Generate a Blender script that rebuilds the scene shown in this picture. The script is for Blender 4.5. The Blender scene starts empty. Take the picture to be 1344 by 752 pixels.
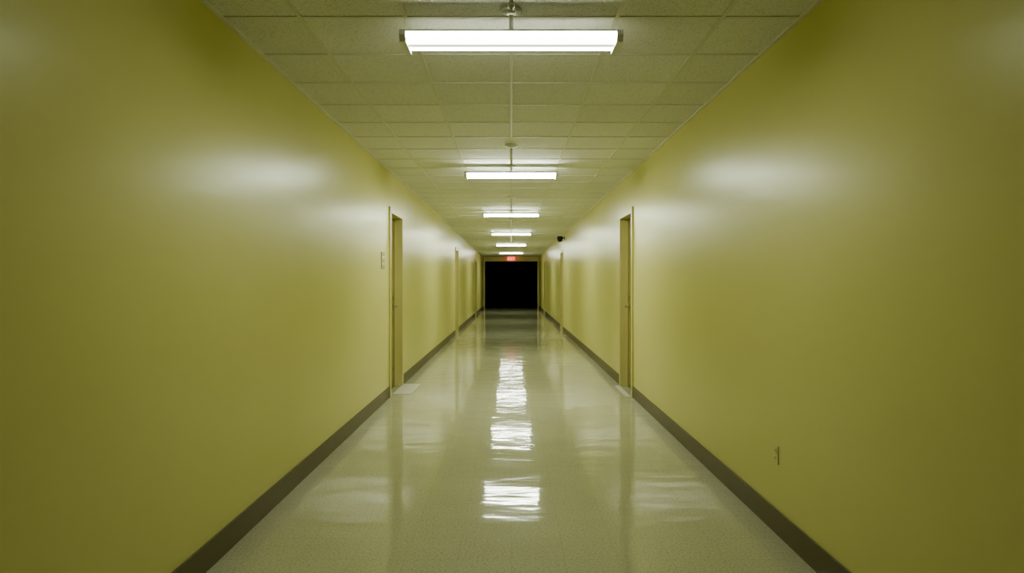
import bpy, bmesh, math
from mathutils import Vector, Matrix

S = bpy.context.scene
W = 1.68; H = 3.12; EYE = 1.59; F = 839.0
Y0 = -6.0; YE = 38.6

try:
    S.view_settings.view_transform = 'AgX'
    S.view_settings.look = 'AgX - Medium High Contrast'
    S.view_settings.exposure = 0.0
except Exception as e:
    print(e)

# ------------------------------------------------------------------ helpers
def link(o, parent=None):
    S.collection.objects.link(o)
    if parent: o.parent = parent
    return o

def empty(name, loc=(0,0,0)):
    e = bpy.data.objects.new(name, None); e.location = loc; e.empty_display_size = .1
    return link(e)

def bm_box(bm, x0,x1,y0,y1,z0,z1):
    vs=[bm.verts.new(p) for p in [(x0,y0,z0),(x1,y0,z0),(x1,y1,z0),(x0,y1,z0),(x0,y0,z1),(x1,y0,z1),(x1,y1,z1),(x0,y1,z1)]]
    for f in [(0,3,2,1),(4,5,6,7),(0,1,5,4),(1,2,6,5),(2,3,7,6),(3,0,4,7)]:
        bm.faces.new([vs[i] for i in f])

def boxes(name, bl, mat, parent=None, bevel=0, loc=(0,0,0)):
    bm=bmesh.new()
    for b in bl: bm_box(bm,*b)
    me=bpy.data.meshes.new(name); bm.to_mesh(me); bm.free()
    o=bpy.data.objects.new(name,me); o.location=loc; me.materials.append(mat); link(o,parent)
    if bevel:
        m=o.modifiers.new('bev','BEVEL'); m.width=bevel; m.segments=2; m.limit_method='ANGLE'
    return o

def profile_x(name, prof, x0, x1, mat, parent=None, caps=True, smooth=False):
    """extrude closed (y,z) profile along x"""
    bm=bmesh.new()
    a=[bm.verts.new((x0,p[0],p[1])) for p in prof]; b=[bm.verts.new((x1,p[0],p[1])) for p in prof]
    n=len(prof)
    for i in range(n):
        f=bm.faces.new([a[i],a[(i+1)%n],b[(i+1)%n],b[i]]); f.smooth=smooth
    if caps:
        bm.faces.new(a[::-1]); bm.faces.new(b)
    bmesh.ops.recalc_face_normals(bm,faces=bm.faces)
    me=bpy.data.meshes.new(name); bm.to_mesh(me); bm.free()
    me.materials.append(mat)
    return link(bpy.data.objects.new(name,me),parent)

def lathe(name, prof, mat, parent=None, n=24, loc=(0,0,0), rot=(0,0,0)):
    """prof: list of (r,z), around z"""
    bm=bmesh.new(); rings=[]
    for r,z in prof:
        if r<1e-6: rings.append([bm.verts.new((0,0,z))])
        else: rings.append([bm.verts.new((r*math.cos(2*math.pi*i/n),r*math.sin(2*math.pi*i/n),z)) for i in range(n)])
    for A,B in zip(rings,rings[1:]):
        for i in range(n):
            a0=A[i%len(A)];a1=A[(i+1)%len(A)];b0=B[i%len(B)];b1=B[(i+1)%len(B)]
            vs=[]
            for v in (a0,a1,b1,b0):
                if v not in vs: vs.append(v)
            if len(vs)>2:
                f=bm.faces.new(vs); f.smooth=True
    bmesh.ops.recalc_face_normals(bm,faces=bm.faces)
    me=bpy.data.meshes.new(name); bm.to_mesh(me); bm.free(); me.materials.append(mat)
    o=bpy.data.objects.new(name,me); o.location=loc; o.rotation_euler=rot
    return link(o,parent)

# ------------------------------------------------------------------ materials
def mat(name, col, rough=.5, spec=.5, metal=0, emis=None, es=0):
    m=bpy.data.materials.new(name); m.use_nodes=True
    b=m.node_tree.nodes['Principled BSDF']
    b.inputs['Base Color'].default_value=(*col,1); b.inputs['Roughness'].default_value=rough
    b.inputs['Specular IOR Level'].default_value=spec; b.inputs['Metallic'].default_value=metal
    if emis:
        b.inputs['Emission Color'].default_value=(*emis,1); b.inputs['Emission Strength'].default_value=es
    return m

def N(m,t,**k):
    n=m.node_tree.nodes.new(t)
    for a,v in k.items(): setattr(n,a,v)
    return n
def L(m,a,b): m.node_tree.links.new(a,b)
def noise(m,vec,scale,detail=2,rough=.5,dist=0):
    n=N(m,'ShaderNodeTexNoise'); n.inputs['Scale'].default_value=scale; n.inputs['Detail'].default_value=detail
    n.inputs['Roughness'].default_value=rough; n.inputs['Distortion'].default_value=dist
    L(m,vec,n.inputs['Vector']); return n
def ramp(m,fac,stops):
    r=N(m,'ShaderNodeValToRGB'); L(m,fac,r.inputs['Fac'])
    e=r.color_ramp.elements
    while len(e)<len(stops): e.new(.5)
    for el,(p,c) in zip(e,stops): el.position=p; el.color=(*c,1) if len(c)==3 else c
    return r
def geo(m):
    g=N(m,'ShaderNodeNewGeometry'); return g.outputs['Position']
def mapping(m,vec,sc):
    p=N(m,'ShaderNodeMapping'); p.inputs['Scale'].default_value=sc; L(m,vec,p.inputs['Vector']); return p.outputs[0]
def bump(m,h,strength,dist,prev=None):
    b=N(m,'ShaderNodeBump'); b.inputs['Strength'].default_value=strength; b.inputs['Distance'].default_value=dist
    L(m,h,b.inputs['Height'])
    if prev: L(m,prev,b.inputs['Normal'])
    return b.outputs[0]

def make_wall_mat():
    m=mat('yellow_wall_paint',(.72,.68,.30),.31,.29); b=m.node_tree.nodes['Principled BSDF']
    p=geo(m)
    n1=noise(m,p,.9,2,.5)
    r=ramp(m,n1.outputs[0],[(.3,(.74,.712,.315)),(.7,(.765,.737,.335))]); L(m,r.outputs[0],b.inputs['Base Color'])
    n3=noise(m,mapping(m,p,(1,1.2,7)),1.6,1,.5); nb=bump(m,n3.outputs[0],.35,.005)
    L(m,nb,b.inputs['Normal'])
    return m
WALL=make_wall_mat()

def make_floor_mat():
    m=mat('waxed_vinyl_tile',(.5,.48,.34),.1,.5); b=m.node_tree.nodes['Principled BSDF']
    p=geo(m)
    big=noise(m,p,.7,3,.6)
    sp=noise(m,p,70,3,.7)
    r=ramp(m,sp.outputs[0],[(.30,(.36,.36,.25)),(.46,(.58,.585,.43)),(.62,(.62,.625,.47)),(.75,(.76,.765,.62))])
    # per-tile tint + joints
    br=N(m,'ShaderNodeTexBrick'); br.offset=0; br.squash=1
    L(m,p,br.inputs['Vector']); br.inputs['Scale'].default_value=1
    br.inputs['Brick Width'].default_value=.305; br.inputs['Row Height'].default_value=.305
    br.inputs['Mortar Size'].default_value=.0014; br.inputs['Mortar Smooth'].default_value=.3
    br.inputs['Color1'].default_value=(.965,.965,.965,1); br.inputs['Color2'].default_value=(1,1,1,1); br.inputs['Mortar'].default_value=(.82,.81,.78,1)
    mx=N(m,'ShaderNodeMix',data_type='RGBA',blend_type='MULTIPLY'); mx.inputs[0].default_value=1
    L(m,r.outputs[0],mx.inputs[6]); L(m,br.outputs[0],mx.inputs[7])
    rb=ramp(m,big.outputs[0],[(.3,(.92,.92,.92)),(.7,(1,1,1))])
    mx2=N(m,'ShaderNodeMix',data_type='RGBA',blend_type='MULTIPLY'); mx2.inputs[0].default_value=1
    L(m,mx.outputs[2],mx2.inputs[6]); L(m,rb.outputs[0],mx2.inputs[7])
    L(m,mx2.outputs[2],b.inputs['Base Color'])
    rn=noise(m,p,2.2,4,.6)
    rr=N(m,'ShaderNodeMapRange'); L(m,rn.outputs[0],rr.inputs[0]); rr.inputs[1].default_value=.3; rr.inputs[2].default_value=.7
    rr.inputs[3].default_value=.045; rr.inputs[4].default_value=.09
    L(m,rr.outputs[0],b.inputs['Roughness'])
    w=noise(m,mapping(m,p,(1,2.4,1)),1.7,2,.45)
    nb=bump(m,w.outputs[0],.6,.008)
    L(m,nb,b.inputs['Normal'])
    return m
FLOOR=make_floor_mat()

def make_tile_mat():
    m=mat('acoustic_ceiling_tile',(.6,.58,.45),.85,.2); b=m.node_tree.nodes['Principled BSDF']
    p=geo(m)
    n=noise(m,p,95,3,.75)
    r=ramp(m,n.outputs[0],[(.33,(.58,.58,.53)),(.45,(.89,.89,.85)),(.7,(.92,.92,.88))])
    br=N(m,'ShaderNodeTexBrick'); br.offset=0; br.squash=1
    mp=N(m,'ShaderNodeMapping'); mp.inputs['Location'].default_value=(0,-3.69+.61*20,0); L(m,p,mp.inputs['Vector'])
    L(m,mp.outputs[0],br.inputs['Vector']); br.inputs['Scale'].default_value=1
    br.inputs['Brick Width'].default_value=.61; br.inputs['Row Height'].default_value=.61; br.inputs['Mortar Size'].default_value=0
    br.inputs['Color1'].default_value=(.95,.95,.94,1); br.inputs['Color2'].default_value=(1,1,1,1)
    mx=N(m,'ShaderNodeMix',data_type='RGBA',blend_type='MULTIPLY'); mx.inputs[0].default_value=1
    L(m,r.outputs[0],mx.inputs[6]); L(m,br.outputs[0],mx.inputs[7]); L(m,mx.outputs[2],b.inputs['Base Color'])
    L(m,bump(m,n.outputs[0],.5,.002),b.inputs['Normal'])
    return m
TILE=make_tile_mat()
TBAR=mat('painted_grid_bar',(.78,.78,.70),.45)
BASE=mat('rubber_baseboard',(.165,.14,.085),.4)
TRIMM=mat('ceiling_angle_paint',(.84,.83,.74),.4)
FRAME=mat('door_frame_paint',(.66,.61,.29),.33)
DOORM=mat('door_paint',(.32,.28,.10),.32)
METAL=mat('brushed_steel',(.45,.43,.38),.3,.5,1)
HOUS=mat('white_enamel',(.85,.85,.80),.35)
PLAST=mat('ivory_plastic',(.76,.72,.38),.4)
SIGN=mat('sign_plate_grey',(.42,.40,.24),.35)
BLACK=mat('black_plastic',(.012,.012,.012),.3)
DARK=mat('painted_darkness',(.005,.005,.005),.6,.2)  # near-black colour stands in for lack of light
THR=mat('pale_threshold_stone',(.80,.80,.74),.25)
RED=mat('exit_red_glow',(.6,.05,.05),.4,emis=(1,.10,.08),es=1.1)
LET=mat('exit_letter_glow',(.9,.6,.5),.4,emis=(1,.5,.4),es=1.3)
TINT=(.94,1,.85)

def make_lens(power):
    m=mat('lit_acrylic_lens',(.8,.8,.75),.3); b=m.node_tree.nodes['Principled BSDF']
    tc=N(m,'ShaderNodeTexCoord'); sx=N(m,'ShaderNodeSeparateXYZ'); L(m,tc.outputs['Object'],sx.inputs[0])
    # two tubes behind the diffuser, |y| about .055
    ab=N(m,'ShaderNodeMath',operation='ABSOLUTE'); L(m,sx.outputs[1],ab.inputs[0])
    r=ramp(m,ab.outputs[0],[(0,(.03,.03,.03)),(.018,(.045,.045,.045)),(.042,(1,1,1)),(.072,(1,1,1)),(.09,(.12,.12,.12)),(.104,(.75,.75,.75))])
    ml=N(m,'ShaderNodeMath',operation='MULTIPLY'); L(m,r.outputs[0],ml.inputs[0]); ml.inputs[1].default_value=power
    b.inputs['Emission Color'].default_value=(*TINT,1)
    L(m,ml.outputs[0],b.inputs['Emission Strength'])
    return m
LENSM=make_lens(85.0); LENS_DIM=make_lens(27.0)

# ------------------------------------------------------------------ room shell
doorsL=[(8.84,9.78),(19.2,20.15),(29.6,30.55)]
doorsR=[(8.84,9.78),(20.7,21.65),(31.6,32.55)]
DH=2.575; TH=.3
def wall(name,side,doors):
    xs=(W,W+TH) if side>0 else (-W-TH,-W)
    bl=[]; y=Y0
    for a,b in doors:
        bl.append((*xs,y,a,0,H+.1)); bl.append((*xs,a,b,DH,H+.1)); y=b
    bl.append((*xs,y,YE,0,H+.1))
    boxes(name,bl,WALL)
    # base
    bx=(W-.012,W) if side>0 else (-W,-W+.012)
    bl=[]; y=Y0
    for a,b in doors:
        bl.append((*bx,y,a-.062,0,.155)); y=b+.062
    bl.append((*bx,y,YE,0,.155))
    boxes('baseboard_'+name.split('_')[1],bl,BASE,bevel=.004)
    tx=(W-.022,W) if side>0 else (-W,-W+.022)
    boxes('trim_1' if side<0 else 'trim_2',[(*tx,Y0,YE,H-.012,H)],TRIMM)
wall('wall_left',-1,doorsL); wall('wall_right',1,doorsR)
boxes('floor',[(-W-TH,W+TH,Y0-.2,YE+9.2,-.1,0)],FLOOR)
boxes('ceiling',[(-W,W,Y0,YE,H,H+.1)],TILE)
boxes('wall_back',[(-W-TH,W+TH,Y0-.2,Y0,0,H+.1)],DARK)  # unseen wall, coloured near-black to cut bounce behind the camera
# suspended grid
g=[]
for k in range(-2,3): g.append((k*.61-.012,k*.61+.012,Y0,YE,H-.006,H))
y=3.69-.61*15
while y<YE:
    g.append((-W+.022,W-.022,y-.012,y+.012,H-.0055,H)); y+=.61
boxes('ceiling_grid',g,TBAR)
# end wall with wide opening into dark room
OX=1.58; OZ=2.83
boxes('wall_end',[(-W-TH,-OX,YE,YE+.2,0,H+.1),(OX,W+TH,YE,YE+.2,0,H+.1),(-OX,OX,YE,YE+.2,OZ,H+.1)],WALL)
boxes('wall_dark_room',[(-3,-2.9,YE+.2,YE+9,0,H),(2.9,3,YE+.2,YE+9,0,H),(-3,3,YE+9,YE+9.1,0,H),(-3,3,YE+.2,YE+9.1,H,H+.1),
      (-3,-W-TH,YE+.1,YE+.2,0,H),(W+TH,3,YE+.1,YE+.2,0,H),(-2.9,2.9,YE+.21,YE+9,0,.004)],DARK)  # the room's darkness is put into its near-black surfaces

# ------------------------------------------------------------------ doors
def door(i,side,a,b):
    e=empty('door_%d'%i,(side*W,(a+b)/2,0))
    def X(u0,u1):   # u: distance outward from wall face into wall (+) / into corridor (-)
        p,q=side*u0,side*u1
        return (min(p,q),max(p,q))
    hw=(b-a)/2; c=.055
    fr=[(*X(-.022,-.0),-hw-c,-hw+.03,0,DH+c),(*X(-.022,-.0),hw-.03,hw+c,0,DH+c),(*X(-.022,-.0),-hw+.03,hw-.03,DH-.03,DH+c),
        (*X(0,.16),-hw,-hw+.03,0,DH),(*X(0,.16),hw-.03,hw,0,DH),(*X(0,.16),-hw+.03,hw-.03,DH-.03,DH),
        (*X(.085,.10),-hw+.03,-hw+.045,0,DH-.03),(*X(.085,.10),hw-.045,hw-.03,0,DH-.03)]
    boxes('frame',fr,FRAME,e,bevel=.003)
    boxes('panel',[(*X(.10,.145),-hw+.032,hw-.032,.008,DH-.032)],DOORM,e,bevel=.002)
    boxes('sill_back',[(*X(.15,.28),-hw+.001,hw-.001,.001,DH-.001)],DARK,e)
    hz=1.22; hy=hw-.13
    r=(0,math.pi/2*(-side),0)
    lathe('handle_rose',[(0,0),(.032,0),(.032,.008),(.012,.014),(.012,.055),(0,.055)],METAL,e,loc=(side*.10,hy,hz),rot=r)
    boxes('handle_lever',[(*X(.036,.052),hy-.12,hy+.012,hz-.010,hz+.010)],METAL,e,bevel=.005)
    lathe('lock_cylinder',[(0,0),(.022,0),(.020,.012),(0,.012)],METAL,e,loc=(side*.10,hy,hz+.13),rot=r)
    hg=[(*X(.083,.101),-hw+.028,-hw+.04,z-.05,z+.05) for z in (.25,1.25,2.3)]
    boxes('hinges',hg,METAL,e)
    boxes('kick_plate',[(*X(.097,.1),-hw+.06,hw-.06,.03,.25)],METAL,e)
i=1
for s,dl in ((-1,doorsL),(1,doorsR)):
    for a,b in dl:
        door(i,s,a,b); i+=1
boxes('door_threshold',[(-W+.001,-W+.27,9.05,9.95,0,.006)],THR,bevel=.002)
boxes('door_threshold.001',[(W-.10,W-.024,8.84,9.78,0,.006)],THR,bevel=.002)

# ------------------------------------------------------------------ light fixtures
def fixture(y,h,lm,Lx=1.22):
    z=EYE+h
    e=empty('fluorescent_light_fixture',(0,y,z))
    hx=Lx/2
    prof=[(-.108,0),(-.108,.006),(-.07,.026),(.07,.026),(.108,.006),(.108,0)]
    profile_x('housing',prof,-hx,hx,HOUS,e)
    # wraparound lens: short upright sides then shallow curved belly
    pr=[(-.106,-.001),(-.112,-.022)]
    for k in range(1,16):
        t=math.pi*k/16
        pr.append((-.108*math.cos(t),-.022-.018*math.sin(t)**.6))
    pr+=[(.112,-.022),(.106,-.001)]
    profile_x('lens',pr,-hx+.035,hx-.035,lm,e,smooth=False)
    cap=[(-.112,.008),(-.120,-.022),(-.100,-.054),(.100,-.054),(.120,-.022),(.112,.008)]
    profile_x('end_cap_left',cap,-hx,-hx+.034,HOUS,e)
    profile_x('end_cap_right',cap,hx-.034,hx,HOUS,e)
    top=H-z-.006
    if top-.026>.012:
        lathe('stem',[(0,.026),(.012,.026),(.012,top),(0,top)],HOUS,e,n=16)
        lathe('canopy',[(0,top-.012),(.05,top-.012),(.06,top),(0,top)],HOUS,e)
for k,(y,h) in enumerate([(3.59,1.366),(8.39,1.410),(13.65,1.436),(19.3,1.452),(25.6,1.480),(33.0,1.490)]):
    fixture(y,h,LENS_DIM if k==0 else LENSM)

# pendent sprinklers on drop pipes
for y in (3.02,7.13,11.46,15.7,20.4):
    e=empty('ceiling_sprinkler',(0,y,H-.006))
    lathe('escutcheon',[(0,0),(.070,0),(.066,-.012),(.045,-.028),(.013,-.034),(0,-.034)],HOUS,e)
    lathe('drop_pipe',[(0,-.03),(.013,-.03),(.013,-.215),(0,-.215)],HOUS,e,n=16)
    lathe('head_body',[(0,-.212),(.016,-.212),(.018,-.225),(.008,-.234),(.004,-.25),(0,-.25)],HOUS,e,n=16)
    lathe('deflector',[(0,-.249),(.022,-.25),(.022,-.253),(0,-.253)],HOUS,e,n=16)

# ------------------------------------------------------------------ exit sign
e=empty('exit_sign',(0,38.3,2.98))
boxes('housing',[(-.25,.25,-.03,.03,-.13,.13)],RED,e,bevel=.008)
boxes('ceiling_mount',[(-.06,.06,-.03,.03,.13,.139)],HOUS,e)
def letters():
    bl=[]; s=.012; zt=.085; zb=-.085; y0,y1=-.036,-.030; wv=.024
    def bar(x0,x1,z0,z1): bl.append((x0,x1,y0,y1,z0,z1))
    # E
    x=-.20; bar(x,x+wv,zb,zt)
    for z in (zb,-.012,zt-wv): bar(x+wv,x+.08,z,z+wv)
    # I
    x=.035; bar(x,x+wv,zb,zt)
    # T
    x=.10; bar(x,x+.10,zt-wv,zt); bar(x+.038,x+.062,zb,zt-wv)
    o=boxes('letters',bl,LET,e)
    bm=bmesh.new(); bm.from_mesh(o.data)
    for sg in (1,-1):   # X
        x0=-.10; x1=.01
        pa=(x0,zb) if sg>0 else (x0,zt); pb=(x1,zt) if sg>0 else (x1,zb)
        vs=[bm.verts.new(q) for q in [(pa[0],y0,pa[1]),(pa[0]+wv,y0,pa[1]),(pb[0],y0,pb[1]),(pb[0]-wv,y0,pb[1])]]
        bm.faces.new(vs)
    bm.to_mesh(o.data); bm.free()
letters()

# ------------------------------------------------------------------ wall items
e=empty('wall_outlet',(W,4.05,.50))
boxes('cover_plate',[(-.007,0,-.036,.036,-.058,.058)],PLAST,e,bevel=.003)
boxes('receptacles',[(-.011,-.007,-.017,.017,.008,.038),(-.011,-.007,-.017,.017,-.038,-.008)],PLAST,e,bevel=.002)
boxes('slots',[(-.0115,-.0108,s*.006-.001,s*.006+.001,z-.006,z+.006) for s in (-1,1) for z in (.025,-.022)],BLACK,e)
e=empty('room_sign',(-W,8.35,1.87))
boxes('plate',[(0,.008,-.10,.10,-.11,.11)],SIGN,e,bevel=.002)
boxes('text_strip',[(.008,.010,-.08,.08,.02,.06),(.008,.010,-.08,.08,-.06,-.03)],PLAST,e)
e=empty('security_camera',(W,20.2,2.98))
lathe('wall_plate',[(0,0),(.06,0),(.06,.015),(0,.02)],BLACK,e,rot=(0,-math.pi/2,0))
boxes('arm',[(-.13,-.01,-.018,.018,-.018,.018)],BLACK,e,bevel=.004)
lathe('dome',[(0,-.13),(.05,-.118),(.08,-.08),(.09,-.03),(.092,.02),(.075,.05),(0,.055)],BLACK,e,loc=(-.14,0,0))

# ------------------------------------------------------------------ camera
cam=bpy.data.cameras.new('camera'); co=bpy.data.objects.new('camera',cam); link(co)
co.location=(0,0,EYE); co.rotation_euler=(math.pi/2,0,0)
cam.sensor_width=36; cam.sensor_fit='HORIZONTAL'; cam.lens=F/1344*36
cam.shift_x=1/1344; cam.shift_y=-6/1344; cam.clip_end=200; cam.clip_start=.05
S.camera=co
w=bpy.data.worlds.new('world'); S.world=w; w.use_nodes=True
w.node_tree.nodes['Background'].inputs[0].default_value=(0,0,0,1)
